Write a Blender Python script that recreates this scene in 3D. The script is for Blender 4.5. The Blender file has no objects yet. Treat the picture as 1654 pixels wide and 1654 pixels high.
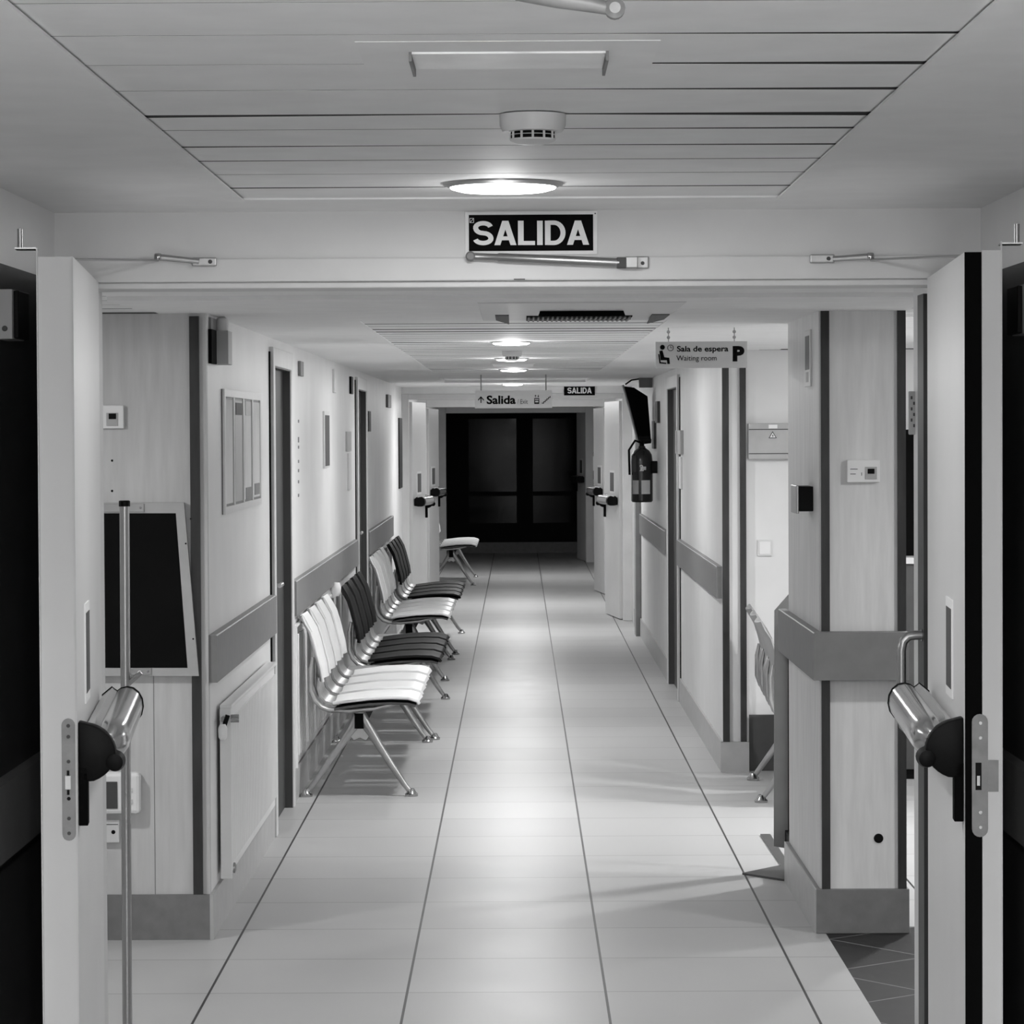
import bpy, bmesh, math, random
from mathutils import Vector, Matrix
random.seed(4)
S = bpy.context.scene
COL = S.collection

# ------------------------------------------------------------------ camera, world, exposure
F, HC = 5000.0, 1.7
def cam_axes():
    ya, p, r = math.atan(11/F), math.atan(130/F), .005
    f = Vector((-math.sin(ya)*math.cos(p), math.cos(ya)*math.cos(p), -math.sin(p)))
    R = f.cross(Vector((0, 0, 1))).normalized(); U = R.cross(f)
    return R*math.cos(r)-U*math.sin(r), U*math.cos(r)+R*math.sin(r), f
CR, CU, CF = cam_axes()
def at(px, py, **k):
    """point of the place seen at a photograph pixel, on a plane x=, y= or z="""
    d = CF*F+CR*(px-827)+CU*(827-py); o = Vector((0, 0, HC))
    i = 'xyz'.index(list(k)[0]); t = (list(k.values())[0]-o[i])/d[i]
    return o+d*t
cd = bpy.data.cameras.new('camera'); cam = bpy.data.objects.new('camera', cd); COL.objects.link(cam)
cd.sensor_width = 36; cd.sensor_fit = 'HORIZONTAL'; cd.lens = F/1654*36; cd.clip_end = 200; cd.clip_start = .05
M = Matrix((CR, CU, -CF)).transposed().to_4x4(); M.translation = Vector((0, 0, HC)); cam.matrix_world = M
S.camera = cam
w = bpy.data.worlds.new('world'); S.world = w; w.use_nodes = True
w.node_tree.nodes['Background'].inputs[0].default_value = (.5, .5, .5, 1)
w.node_tree.nodes['Background'].inputs[1].default_value = .02
S.view_settings.view_transform = 'Standard'; S.view_settings.look = 'None'
S.view_settings.gamma = 1; S.view_settings.use_curve_mapping = False
S.view_settings.exposure = 1.15
S.cycles.use_denoising = True
S.cycles.max_bounces = 8; S.cycles.diffuse_bounces = 5
S.cycles.sample_clamp_indirect = 4
# downlight positions: x, y, ceiling height, watts, disc radius, side glow
DOWN = [(-.03, 6.55, 2.22, 4.2, .115, .1), (-.03, 1.7, 2.22, 42, .115, .3), (-.03, .2, 2.22, 52, .115, .5), (-.03, -2.4, 2.22, 52, .115, .5),  # the last three are unseen fill, added behind the camera
        (-.03, 13.85, 2.10, 9.5, .085, .10), (-.035, 17.0, 2.10, 9, .085, .10), (-.03, 20.0, 2.10, 10, .085, .10),
        (-.045, 26.0, 2.10, 13, .085, .10), (0, 30.2, 2.10, 12, .085, .2), (0, 36.0, 2.10, 9, .085, .1),  # the last is added out of sight to brighten the far end
        (2.3, 12.9, 2.10, 24, .085, .3), (2.7, 11.2, 2.10, 12, .085, .3), (-2.2, 9.0, 2.10, 9, .085, .3), (2.3, 9.0, 2.10, 9, .085, .3)]  # the two side-passage lamps are added fill, out of view

# ------------------------------------------------------------------ materials
def sl(v):
    v /= 255.0
    return ((v+.055)/1.055)**2.4 if v > .04045 else v/12.92
MATS = {}
def mat(name, v, rough=.6, metal=0, noise=.06, scale=8, stretch=(1, 1, 1), bump=0, emit=0, spec=.5, coat=0):
    if name in MATS: return MATS[name]
    m = bpy.data.materials.new(name); m.use_nodes = True; MATS[name] = m
    nt = m.node_tree; n = nt.nodes; l = nt.links; b = n['Principled BSDF']
    c = sl(v)
    b.inputs['Roughness'].default_value = rough; b.inputs['Metallic'].default_value = metal
    b.inputs['Specular IOR Level'].default_value = spec; b.inputs['Coat Weight'].default_value = coat
    tc = n.new('ShaderNodeTexCoord'); mp = n.new('ShaderNodeMapping'); mp.inputs['Scale'].default_value = stretch
    nz = n.new('ShaderNodeTexNoise'); nz.inputs['Scale'].default_value = scale; nz.inputs['Detail'].default_value = 5
    mr = n.new('ShaderNodeMapRange'); mr.inputs[1].default_value = .25; mr.inputs[2].default_value = .75
    mr.inputs[3].default_value = c*(1-noise*2); mr.inputs[4].default_value = min(1, c*(1+noise*1.2))
    cc = n.new('ShaderNodeCombineColor')
    l.new(tc.outputs['Object'], mp.inputs[0]); l.new(mp.outputs[0], nz.inputs['Vector']); l.new(nz.outputs[0], mr.inputs[0])
    for i in range(3): l.new(mr.outputs[0], cc.inputs[i])
    l.new(cc.outputs[0], b.inputs['Base Color'])
    if bump:
        bp = n.new('ShaderNodeBump'); bp.inputs['Strength'].default_value = bump; bp.inputs['Distance'].default_value = .01
        l.new(nz.outputs[0], bp.inputs['Height']); l.new(bp.outputs[0], b.inputs['Normal'])
    if emit:
        b.inputs['Emission Color'].default_value = (1, 1, 1, 1); b.inputs['Emission Strength'].default_value = emit
    return m
paint = mat('wall_paint', 226, .45, noise=.03, scale=3)
paint_pier = mat('pier_laminate', 222, .5, noise=.06, scale=6, stretch=(6, 6, .6))
side_base = mat('lit_skirting', 178, .4, noise=.05, scale=12)  # lighter copy of the baseboard: the light on it is in the colour
wall_dark = mat('dark_wall', 58, .5, noise=.1)  # darker tone for the lower vestibule walls and the end wall
ceilp = mat('ceiling_paint', 242, .8, noise=.02)
slatm = mat('ceiling_plank', 240, .6, noise=.03)
plenum = mat('ceiling_void', 20, .9)
doorp = mat('door_paint', 218, .4, noise=.03, scale=2)
edgep = mat('door_edge', 212, .5, noise=.04)
framep = mat('frame_paint', 212, .45, noise=.03)
base_m = mat('baseboard', 118, .45, noise=.08, scale=20)
rail_m = mat('bumper_rail', 124, .5, noise=.04, scale=20)
wood_d = mat('dark_wood', 40, .45, noise=.42, scale=5, stretch=(6, 6, .9))
leaf_d = mat('dark_door_veneer', 58, .5, noise=.12, scale=5, stretch=(5, 5, .5))
black = mat('black_plastic', 5, .5, noise=.05, spec=.12)
blackm = mat('black_matte', 5, .8, noise=.05, spec=.1)
darkg = mat('dark_grey', 70, .6)
midg = mat('mid_grey', 120, .5)
lightg = mat('light_grey_plastic', 215, .4, noise=.02)
white = mat('white_plastic', 235, .4, noise=.015)
chrome = mat('chrome', 178, .18, 1, noise=.04, scale=4)
plate_m = mat('worn_plate', 138, .5, .3, noise=.1, scale=30)
steel = mat('brushed_steel', 168, .35, 1, noise=.03, scale=12)
alu = mat('cast_aluminium', 170, .38, .75, noise=.1, scale=14)
seatw = mat('white_seat_shell', 244, .4, noise=.02)
seatb = mat('black_seat_shell', 26, .6, noise=.08, spec=.2)
seatg = mat('grey_seat_shell', 150, .5, noise=.05)
tabm = mat('table_laminate', 150, .35, noise=.15, scale=6, stretch=(1, 6, 1))
enamel = mat('radiator_enamel', 228, .3, noise=.02)
extm = mat('extinguisher_shell', 30, .25, noise=.05)
paper = mat('paper', 215, .8, noise=.03)
signw = mat('sign_white', 240, .5, noise=.01)
signg = mat('sign_grey', 175, .5, noise=.02)
ink = mat('sign_ink', 10, .8, noise=0, spec=.1)
inkg = mat('sign_grey_ink', 90, .6, noise=0)
diff = mat('lamp_diffuser', 240, .5, emit=7.0)
boardm = mat('dark_board', 15, .8, noise=.1, spec=.1)

def floor_mat(name, base, joint, phase, ang=0, size=(.602, .602), rough=.3, jw=.004):
    m = bpy.data.materials.new(name); m.use_nodes = True; nt = m.node_tree; n = nt.nodes; l = nt.links; b = n['Principled BSDF']; b.inputs['Specular IOR Level'].default_value = .2
    g = n.new('ShaderNodeNewGeometry'); mp = n.new('ShaderNodeMapping'); mp.vector_type = 'TEXTURE'
    mp.inputs['Location'].default_value = (phase[0], phase[1], 0); mp.inputs['Rotation'].default_value = (0, 0, ang)
    l.new(g.outputs['Position'], mp.inputs[0]); sp = n.new('ShaderNodeSeparateXYZ'); l.new(mp.outputs[0], sp.inputs[0])
    outs = []; cells = []
    for ax, sz, wid in ((0, size[0], jw), (1, size[1], jw*1.1)):
        d = n.new('ShaderNodeMath'); d.operation = 'DIVIDE'; d.inputs[1].default_value = sz; l.new(sp.outputs[ax], d.inputs[0])
        fl = n.new('ShaderNodeMath'); fl.operation = 'FLOOR'; l.new(d.outputs[0], fl.inputs[0]); cells.append(fl)
        p = n.new('ShaderNodeMath'); p.operation = 'PINGPONG'; p.inputs[1].default_value = .5; l.new(d.outputs[0], p.inputs[0])
        q = n.new('ShaderNodeMath'); q.operation = 'LESS_THAN'; q.inputs[1].default_value = wid/sz; l.new(p.outputs[0], q.inputs[0])
        outs.append(q)
    # joints across the corridor are fainter
    sc = n.new('ShaderNodeMath'); sc.operation = 'MULTIPLY'; sc.inputs[1].default_value = .45 if ang == 0 else 1; l.new(outs[1].outputs[0], sc.inputs[0])
    mx = n.new('ShaderNodeMath'); mx.operation = 'MAXIMUM'; l.new(outs[0].outputs[0], mx.inputs[0]); l.new(sc.outputs[0], mx.inputs[1])
    cv = n.new('ShaderNodeCombineXYZ'); l.new(cells[0].outputs[0], cv.inputs[0]); l.new(cells[1].outputs[0], cv.inputs[1])
    wn = n.new('ShaderNodeTexWhiteNoise'); l.new(cv.outputs[0], wn.inputs[0])
    nz = n.new('ShaderNodeTexNoise'); nz.inputs['Scale'].default_value = 3; nz.inputs['Detail'].default_value = 8
    st = n.new('ShaderNodeMapping'); st.inputs['Scale'].default_value = (1, 1, 1); l.new(g.outputs['Position'], st.inputs[0]); l.new(st.outputs[0], nz.inputs['Vector'])
    c = sl(base)
    mr = n.new('ShaderNodeMapRange'); mr.inputs[1].default_value = .3; mr.inputs[2].default_value = .7; mr.inputs[3].default_value = c*.97; mr.inputs[4].default_value = c*1.02
    l.new(nz.outputs[0], mr.inputs[0])
    m2 = n.new('ShaderNodeMapRange'); m2.inputs[3].default_value = .94; m2.inputs[4].default_value = 1.04; l.new(wn.outputs[0], m2.inputs[0])
    mu = n.new('ShaderNodeMath'); mu.operation = 'MULTIPLY'; l.new(mr.outputs[0], mu.inputs[0]); l.new(m2.outputs[0], mu.inputs[1])
    mix = n.new('ShaderNodeMix'); mix.data_type = 'FLOAT'; l.new(mx.outputs[0], mix.inputs[0]); l.new(mu.outputs[0], mix.inputs[2]); mix.inputs[3].default_value = sl(joint)
    cc = n.new('ShaderNodeCombineColor')
    for i in range(3): l.new(mix.outputs[0], cc.inputs[i])
    l.new(cc.outputs[0], b.inputs['Base Color'])
    r2 = n.new('ShaderNodeMapRange'); r2.inputs[3].default_value = rough-.05; r2.inputs[4].default_value = rough+.06
    l.new(nz.outputs[0], r2.inputs[0]); l.new(r2.outputs[0], b.inputs['Roughness'])
    return m
floor_m = floor_mat('floor_tiles', 184, 52, (-.948, 9.35), rough=.38)
floor_d = floor_mat('dark_floor_tiles', 28, 120, (1.03, 10.3), ang=math.radians(38), size=(.45, .45), jw=.0035, rough=.4)

# ------------------------------------------------------------------ mesh helpers
class MB:
    def __init__(s): s.bm = bmesh.new()
    def box(s, x0, x1, y0, y1, z0, z1):
        v = [s.bm.verts.new((x, y, z)) for x in (x0, x1) for y in (y0, y1) for z in (z0, z1)]
        for f in ((0, 1, 3, 2), (4, 6, 7, 5), (0, 4, 5, 1), (2, 3, 7, 6), (0, 2, 6, 4), (1, 5, 7, 3)): s.bm.faces.new([v[i] for i in f])
        return s
    def prism(s, pts, vec):
        vec = Vector(vec); a = [s.bm.verts.new(p) for p in pts]; b = [s.bm.verts.new(Vector(p)+vec) for p in pts]; n = len(a)
        s.bm.faces.new(a[::-1]); s.bm.faces.new(b)
        for i in range(n): s.bm.faces.new((a[i], a[(i+1) % n], b[(i+1) % n], b[i]))
        return s
    def rings(s, rings, cap=True):
        R = [[s.bm.verts.new(p) for p in r] for r in rings]; n = len(R[0])
        for a, b in zip(R, R[1:]):
            for i in range(n): s.bm.faces.new((a[i], a[(i+1) % n], b[(i+1) % n], b[i]))
        if cap: s.bm.faces.new(R[0][::-1]); s.bm.faces.new(R[-1])
        return s
    def lathe(s, c, axis, prof, n=24):
        """prof: list of (distance along axis, radius)"""
        ax = Vector(axis).normalized(); t = Vector((0, 0, 1)) if abs(ax.z) < .9 else Vector((1, 0, 0))
        u = ax.cross(t).normalized(); v = ax.cross(u); c = Vector(c)
        return s.rings([[c+ax*h+(u*math.cos(a)+v*math.sin(a))*max(r, 1e-4) for a in [2*math.pi*i/n for i in range(n)]] for h, r in prof])
    def cyl(s, a, b, r, r2=None, n=16):
        a = Vector(a); b = Vector(b)
        return s.lathe(a, b-a, [(0, r), ((b-a).length, r if r2 is None else r2)], n)
    def tube(s, pts, r, n=10, flat=1.0):
        P = [Vector(p) for p in pts]; rr = r if isinstance(r, (list, tuple)) else [r]*len(P); R = []; u = None
        for i, p in enumerate(P):
            t = (P[min(i+1, len(P)-1)]-P[max(i-1, 0)]).normalized()
            if u is None: u = t.cross(Vector((0, 1, 0)) if abs(t.y) < .9 else Vector((0, 0, 1))).normalized()
            u = (u-t*u.dot(t)).normalized(); v = t.cross(u)
            R.append([p+(u*math.cos(a)+v*math.sin(a)*flat)*rr[i] for a in [2*math.pi*k/n for k in range(n)]])
        return s.rings(R)
    def sheet(s, prof, thick, y0, y1, bow=0, ny=6, taper=None):
        """profile of (x, z) points swept along y with a thickness; bow curves it"""
        P = [Vector((x, z)) for x, z in prof]; N = []
        for i in range(len(P)):
            t = (P[min(i+1, len(P)-1)]-P[max(i-1, 0)]).normalized(); N.append(Vector((-t.y, t.x)))
        ring = []
        for k in range(ny+1):
            f = k/ny; g = (2*f-1)**2; r = []
            for i in range(len(P)):
                w_ = taper[i] if taper else 1; yy = (y0+y1)/2+(y1-y0)*(f-.5)*w_
                q = P[i]+N[i]*(bow*g); r.append((q, yy, N[i]))
            ring.append([(q.x, yy, q.y) for q, yy, nn in r]+[(q.x-nn.x*thick, yy, q.y-nn.y*thick) for q, yy, nn in reversed(r)])
        return s.rings(ring)
    def build(s, name, m, parent=None, bevel=0, smooth=False, seg=2):
        bmesh.ops.recalc_face_normals(s.bm, faces=s.bm.faces)
        if bevel:
            es = [e for e in s.bm.edges if len(e.link_faces) == 2 and e.calc_face_angle() > .6]
            bmesh.ops.bevel(s.bm, geom=es, offset=bevel, segments=seg, profile=.5, affect='EDGES', clamp_overlap=True)
        me = bpy.data.meshes.new(name); s.bm.to_mesh(me); s.bm.free()
        me.materials.append(m)
        if smooth:
            me.polygons.foreach_set('use_smooth', [True]*len(me.polygons)); me.update()
            try: me.set_sharp_from_angle(angle=math.radians(38))
            except Exception: pass
        o = bpy.data.objects.new(name, me); COL.objects.link(o)
        if parent: o.parent = parent; o.matrix_parent_inverse = Matrix.Identity(4)
        return o
def B(x0, x1, y0, y1, z0, z1): return MB().box(min(x0, x1), max(x0, x1), min(y0, y1), max(y0, y1), min(z0, z1), max(z0, z1))
def tag(o, label=None, cat=None, group=None, kind=None):
    if label: o['label'] = label
    if cat: o['category'] = cat
    if group: o['group'] = group
    if kind: o['kind'] = kind
    return o
def st(o): o['kind'] = 'structure'; return o
def thing(name, label, cat, loc=(0, 0, 0), rz=0, group=None):
    o = bpy.data.objects.new(name, None); COL.objects.link(o); o.location = loc; o.rotation_euler = (0, 0, rz); o.empty_display_size = .1
    return tag(o, label, cat, group)
def rehome(root, loc):
    """parts were built in world coordinates: shift them so the root sits at loc"""
    root.location = loc; d = Vector(loc)
    for c in root.children:
        if c.type == 'MESH':
            c.data.transform(Matrix.Translation(-d))
            for g in c.children:
                if g.type == 'MESH': g.data.transform(Matrix.Translation(-d))
    return root
def block_word(word, cx, cz, wd, ht, y, m_, parent, st_=.2, th=.0015, name='lettering'):
    """heavy grotesque capitals drawn from strokes; unit height, origin at the left foot"""
    def ribbon(P, w_):
        out = []; L_ = []; R_ = []
        for i, p in enumerate(P):
            t = (P[min(i+1, len(P)-1)]-P[max(i-1, 0)]).normalized(); n = Vector((-t.y, t.x))*w_/2; L_.append(p+n); R_.append(p-n)
        return [(L_[i], L_[i+1], R_[i+1], R_[i]) for i in range(len(P)-1)]
    def arc(cx_, cz_, rx, rz, a0, a1, n=10): return [Vector((cx_+rx*math.cos(math.radians(a0+(a1-a0)*i/n)), cz_+rz*math.sin(math.radians(a0+(a1-a0)*i/n)))) for i in range(n+1)]
    V = lambda *p: tuple(Vector(q) for q in p)
    def glyph(c):
        q = st_
        if c == 'L': return .60, [V((0, 0), (q, 0), (q, 1), (0, 1)), V((q, 0), (.60, 0), (.60, q*.85), (q, q*.85))]
        if c == 'I': return q, [V((0, 0), (q, 0), (q, 1), (0, 1))]
        if c == 'A': return .78, [V((0, 0), (.21, 0), (.49, 1), (.28, 1)), V((.57, 0), (.78, 0), (.50, 1), (.29, 1)), V((.19, .20), (.59, .20), (.54, .36), (.24, .36))]
        if c == 'D': return .74, [V((0, 0), (q, 0), (q, 1), (0, 1))]+ribbon([Vector((q*.5, q*.42)), Vector((.32, q*.42))]+arc(.32, .5, .42-q/2, .5-q*.42, -90, 90, 16)+[Vector((.32, 1-q*.42)), Vector((q*.5, 1-q*.42))], q*.88)
        k = q*.9
        P = arc(.35, .71, .26, .71-.47-.5*0-k*.0-.0, 20, 20, 1)[:1]
        P = arc(.355, .725, .265, .275-k/2, 12, 200, 12)+arc(.355, .725, .265, .225, 200, 250, 4)+arc(.355, .275, .275, .225, 70, 10, 5)+arc(.355, .275, .275, .275-k/2, 0, -168, 12)
        return .71, ribbon(P, k)
    polys = []; x = 0
    for i, c in enumerate(word):
        w_, g_ = glyph(c)
        if i and c == 'A' and word[i-1] in 'SD': x -= .035
        polys += [[Vector((p.x+x, p.y)) for p in q] for q in g_]; x += w_+.075
        if c == 'A': x -= .02
    x -= .075; m = MB()
    for k, q in enumerate(polys): m.prism([(cx+(p.x/x-.5)*wd, y-.00006*(k % 40), cz+(p.y-.5)*ht) for p in q], (0, th, 0))
    return m.build(name, m_, parent)
def text(s, cx, cz, wd, ht, y, m, parent, name='lettering', off=0.0, th=.0015, mirror=False, keep=False):
    cu = bpy.data.curves.new('t', 'FONT'); cu.body = s; cu.size = 1; cu.offset = off; cu.extrude = 0; cu.resolution_u = 4
    to = bpy.data.objects.new('t', cu); COL.objects.link(to); bpy.context.view_layer.update()
    dg = bpy.context.evaluated_depsgraph_get(); me = bpy.data.meshes.new_from_object(to.evaluated_get(dg))
    bpy.data.objects.remove(to); bpy.data.curves.remove(cu)
    xs = [v.co.x for v in me.vertices]; ys = [v.co.y for v in me.vertices]
    sx = wd/(max(xs)-min(xs)); sy = ht/(max(ys)-min(ys)); mx = (max(xs)+min(xs))/2; my = (max(ys)+min(ys))/2
    bm = bmesh.new(); bm.from_mesh(me); bpy.data.meshes.remove(me)
    for v in bm.verts: v.co = Vector((cx+(v.co.x-mx)*sx, y, cz+(v.co.y-my)*sy))
    r = bmesh.ops.extrude_face_region(bm, geom=list(bm.faces))
    for v in r['geom']:
        if isinstance(v, bmesh.types.BMVert): v.co.y += th
    mb = MB(); mb.bm.free(); mb.bm = bm
    return mb.build(name, m, parent)

# ------------------------------------------------------------------ the setting
XL, XR = -1.043, 1.012          # corridor walls
CZ, VZ = 2.10, 2.22             # corridor and vestibule ceilings
YB = 7.30                       # the front of the near door frame
st(B(-6, 1.03, -4, 46, -.1, 0).build('floor', floor_m))
st(B(1.03, 6, 10.55, 46, -.1, 0).build('floor', floor_m))
st(B(1.03, 6, -4, 10.55, -.1, 0).build('floor', floor_d))
# vestibule shell
def vest_wall(sx, side):
    x = sx*1.09
    st(B(x, x+sx*.3, -4, YB+.16, 2.06, VZ+.2).build('wall_'+side, paint))
    st(B(x, x+sx*.3, -4, YB+.16, 0, 2.06).build('wall_'+side, wall_dark))
    st(B(x, x-sx*.03, 3, YB-.05, .82, .98).build('trim_'+side, rail_m if sx < 0 else rail_m))
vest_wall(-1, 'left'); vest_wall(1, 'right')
st(B(-1.4, 1.4, -4.2, -4, 0, 2.4).build('wall_back', paint))
# vestibule ceiling: plaster surround and planks in a recess
def plaster(x0, x1, y0, y1, holes, z, name='ceiling'):
    hx0, hx1, hy0, hy1 = holes
    m = MB(); m.box(x0, hx0, y0, y1, z, z+.1); m.box(hx1, x1, y0, y1, z, z+.1)
    if hy0 > y0: m.box(hx0, hx1, y0, hy0, z, z+.1)
    m.box(hx0, hx1, hy1, y1, z, z+.1)
    st(m.build(name, ceilp))
plaster(-1.12, 1.12, -4, YB, (-.63, .60, -3, 6.93), VZ)
m = MB()
for (x0, x1, y0, y1) in ((-.645, -.61, -3, 6.93), (.58, .615, -3, 6.93)): m.box(x0, x1, y0, y1, VZ-.004, VZ+.0)
st(m.build('trim_ceiling', ceilp))
st(B(-.7, .7, -3.1, 7.0, VZ+.1, VZ+.14).build('ceiling', plenum))
GAP = {62: (.006, .004, .026), 109: (.006, .006, .042), 150: (.008, .006, .040), 189: (.045, .014, .065), 213: (.010, .009, .033), 239: (.026, .009, .034),
       262: (.020, .010, .018), 284: (.010, .007, .014), 305: (.030, .022, .028), 322: (.018, .014, .018)}
ys = [(.52*F/(697-k), v) for k, v in GAP.items()]
yy = ys[0][0]; pre = []
while yy > -2.7: yy -= .31; pre.append((yy, (.006, .004, .012)))
ys = pre[::-1]+ys
m = MB(); jm = MB(); lx, mx_, rx = -.625, .0, .594; z0 = VZ+.004
for i, ((a, ga), (b, gb)) in enumerate(zip(ys, ys[1:])):
    m.prism([(lx, a+ga[0], z0), (mx_, a+ga[1], z0), (rx, a+ga[2], z0), (rx, b-.0005, z0), (lx, b-.0005, z0)], (0, 0, .012))
for y, g_ in ys:
    jm.prism([(lx, y-.003, z0+.0004), (rx, y-.003, z0+.0004), (rx+.006, y+g_[2]+.003, z0+.0004), (mx_, y+g_[1]+.003, z0+.0004), (lx, y+g_[0]+.003, z0+.0004)], (0, 0, .012))
jm.box(rx, rx+.006, -3, 6.93, z0+.003, z0+.01)
st(jm.build('ceiling', plenum))
st(m.build('ceiling', slatm))
# near door frame, header and beam
st(B(-1.12, 1.12, YB, YB+.16, 2.11, VZ+.1).build('wall_header', mat('header_paint', 214, .5, noise=.02)))
m = MB(); m.box(-1.09, 1.09, YB-.012, YB+.16, 2.055, 2.11); m.box(-1.09, 1.09, YB+.005, YB+.16, 2.04, 2.055)
m.box(-1.09, -1.0, YB-.012, YB+.16, 0, 2.055); m.box(.985, 1.09, YB-.012, YB+.16, 0, 2.055)
st(m.build('trim_1', framep, bevel=.003))
# ceilings beyond the near door
def slats(x0, x1, y0, y1, z, pitch, name='ceiling', gap=.006):
    m = MB(); jm = MB(); y = y0
    while y < y1-.01:
        e = min(y+pitch, y1); g_ = gap*random.choice((.5, .8, 1, 1.7))
        m.box(x0, x1, y+g_, e, z, z+.012); jm.box(x0, x1, y-.001, y+g_+.001, z+.0003, z+.012); y += pitch
    st(m.build(name, slatm)); st(jm.build(name, plenum))
plaster(-1.2, 1.2, 7.46, 22.5, (-.57, .54, 11.2, 20.7), CZ)
slats(-.57, .54, 11.2, 20.7, CZ+.002, .3, gap=.055)
st(B(-1.2, 1.2, 9.05, 9.88, CZ-.012, CZ+.01).build('trim_beam', ceilp))  # soffit added to make the shadow band across the ceiling
plaster(-1.2, 1.2, 22.5, 46, (-.6, .55, 23.2, 25.3), CZ); st(B(-.6, .55, 23.2, 25.3, CZ+.02, CZ+.05).build('ceiling', slatm))
slats(-2.6, -1.2, 7.3, 10.34, CZ+.003, .3, gap=.02); st(B(-6, -2.6, 7.3, 10.36, CZ, CZ+.1).build('ceiling', ceilp))
slats(1.3, 4.0, 7.3, 11.0, CZ+.003, .3, gap=.012)
st(B(1.2, 1.3, 7.3, 15.4, CZ, CZ+.1).build('ceiling', ceilp)); st(B(1.3, 4.2, 11.0, 14.0, CZ, CZ+.1).build('ceiling', ceilp))
slats(1.3, 4.2, 14.0, 15.4, CZ+.003, .3)
# corridor walls
WT = .3
def seg(side, y0, y1, z0=0, z1=CZ, m_=paint, x=None):
    x = (XL if side == 'left' else XR) if x is None else x; s = -1 if side == 'left' else 1
    return st(B(x, x+s*WT, y0, y1, z0, z1).build('wall_'+side, m_))
seg('left', 10.40, 13.05); seg('left', 14.0, 19.85); seg('left', 20.95, 27.7)
seg('left', 13.05, 14.0, 2.0); seg('left', 19.85, 20.95, 1.98)
st(B(-4, XL, 10.36, 10.40, 0, CZ).build('wall_pier', mat('left_pier_laminate', 196, .5, noise=.06, scale=6, stretch=(6, 6, .6))))
st(B(-6, -4, 7.0, 10.4, 0, CZ).build('wall_left', paint)); st(B(-6, -1.12, 7.2, 7.3, 0, 2.3).build('wall_left', paint))
# doors in side walls (recessed dark leaves in light frames)
def side_door(n, side, y0, y1, zt, leaf_m, cas=.075, handle=True, near=True):
    s = -1 if side == 'left' else 1; x = XL if s < 0 else XR
    m = MB()
    for a, b in ((y0-cas, y0+.004), (y1-.004, y1+cas)): m.box(*sorted((x-s*.02, x+s*.06)), a, b, 0, zt+cas)
    m.box(*sorted((x-s*.02, x+s*.06)), y0, y1, zt-.004, zt+cas)
    f = st(m.build('trim_%d' % (n+2), framep, bevel=.004))
    d = st(B(x+s*.022, x+s*.06, y0, y1, 0.005, zt).build('door_%d' % n, leaf_m))
    rv = MB(); rv.box(*sorted((x-s*.012, x+s*.05)), y1-.009, y1-.004, 0, zt-.004); rv.box(*sorted((x-s*.012, x+s*.05)), y0, y1, zt-.009, zt-.004)
    rv.build('reveal', leaf_d, f)
    sh = MB(); sh.box(*sorted((x-s*.006, x)), y0-cas-.03, y0-cas, 0 if s > 0 else .72, zt+cas-.02); sh.build('shadow_gap_strip', blackm, f)  # black strip stands in for the shadow gap beside the casing
    if handle:
        h = MB(); yh = y0+.1; h.cyl((x+s*.022, yh, 1.05), (x-s*.025, yh, 1.05), .009); h.cyl((x-s*.025, yh-.008, 1.05), (x-s*.025, yh+.12, 1.05), .010)
        h.build('handle', steel, d, smooth=True)
        B(x+s*.010, x+s*.022, yh-.02, yh+.02, 1.09, 1.17).build('lock_plate', black, d)
    return d
side_door(3, 'left', 13.05, 14.0, 1.985, leaf_d)
side_door(4, 'left', 19.85, 20.95, 1.98, leaf_d)
# right side: pillar, wall end, corridor wall
st(B(XR, 1.303, 10.43, 11.62, 0, CZ).build('pillar', paint_pier))
m = MB()
for x0, x1 in ((1.018, 1.046), (1.275, 1.303)): m.box(x0, x1, 10.415, 10.43, .15, CZ)
st(m.build('trim_pillar', wood_d))
st(B(XR-.018, XR-.014, 10.416, 11.63, 0, .15).build('baseboard_pillar', side_base))  # thin liner, the lit side of the same skirting
st(B(XR-.014, 1.312, 10.412, 11.63, 0, .15).build('baseboard_pillar', base_m, bevel=.002))
# rail wraps the pillar
def rail_prof(x, s, y0, y1):
    z0, z1 = .862, 1.022; o = .028
    m = MB(); m.prism([(x, y0, z0), (x-s*o, y0, z0), (x-s*o, y0, z1-.003), (x-s*o+s*.003, y0, z1), (x, y0, z1)], (0, y1-y0, 0))
    return m
m = rail_prof(XR, 1, 10.34, 11.75); m.box(XR-.0, 1.303, 10.34, 10.412, .862, 1.022)
st(m.build('trim_rail', rail_m))
# narrow wall end beside the waiting room with timber strips
st(B(XR, 1.142, 15.40, 19.45, 0, CZ).build('wall_right', paint)); seg('right', 19.45, 20.75, 1.98); seg('right', 20.75, 27.7)
side_door(5, 'right', 19.45, 20.75, 1.98, leaf_d, handle=False)
st(B(1.003, 1.14, 15.36, 15.40, 0, .15).build('baseboard_right', side_base))
m = MB()
for x0, x1 in ((1.012, 1.045), (1.100, 1.13)): m.box(x0, x1, 15.375, 15.40, .15, CZ)
st(m.build('trim_right', wood_d))
st(B(1.0, XR, 15.37, 19.36, 0, .15).build('baseboard_right', side_base)); st(B(1.0, XR, 20.84, 27.0, 0, .15).build('baseboard_right', side_base))
st(rail_prof(XR, 1, 15.42, 19.34).build('trim_rail', rail_m)); st(rail_prof(XR, 1, 20.9, 25.3).build('trim_rail', rail_m))
# timber post frame further on
m = MB(); m.box(.965, XR, 25.6, 25.9, 0, 1.95)
st(m.build('trim_post', mat('post_paint', 150, .5)))
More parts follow.
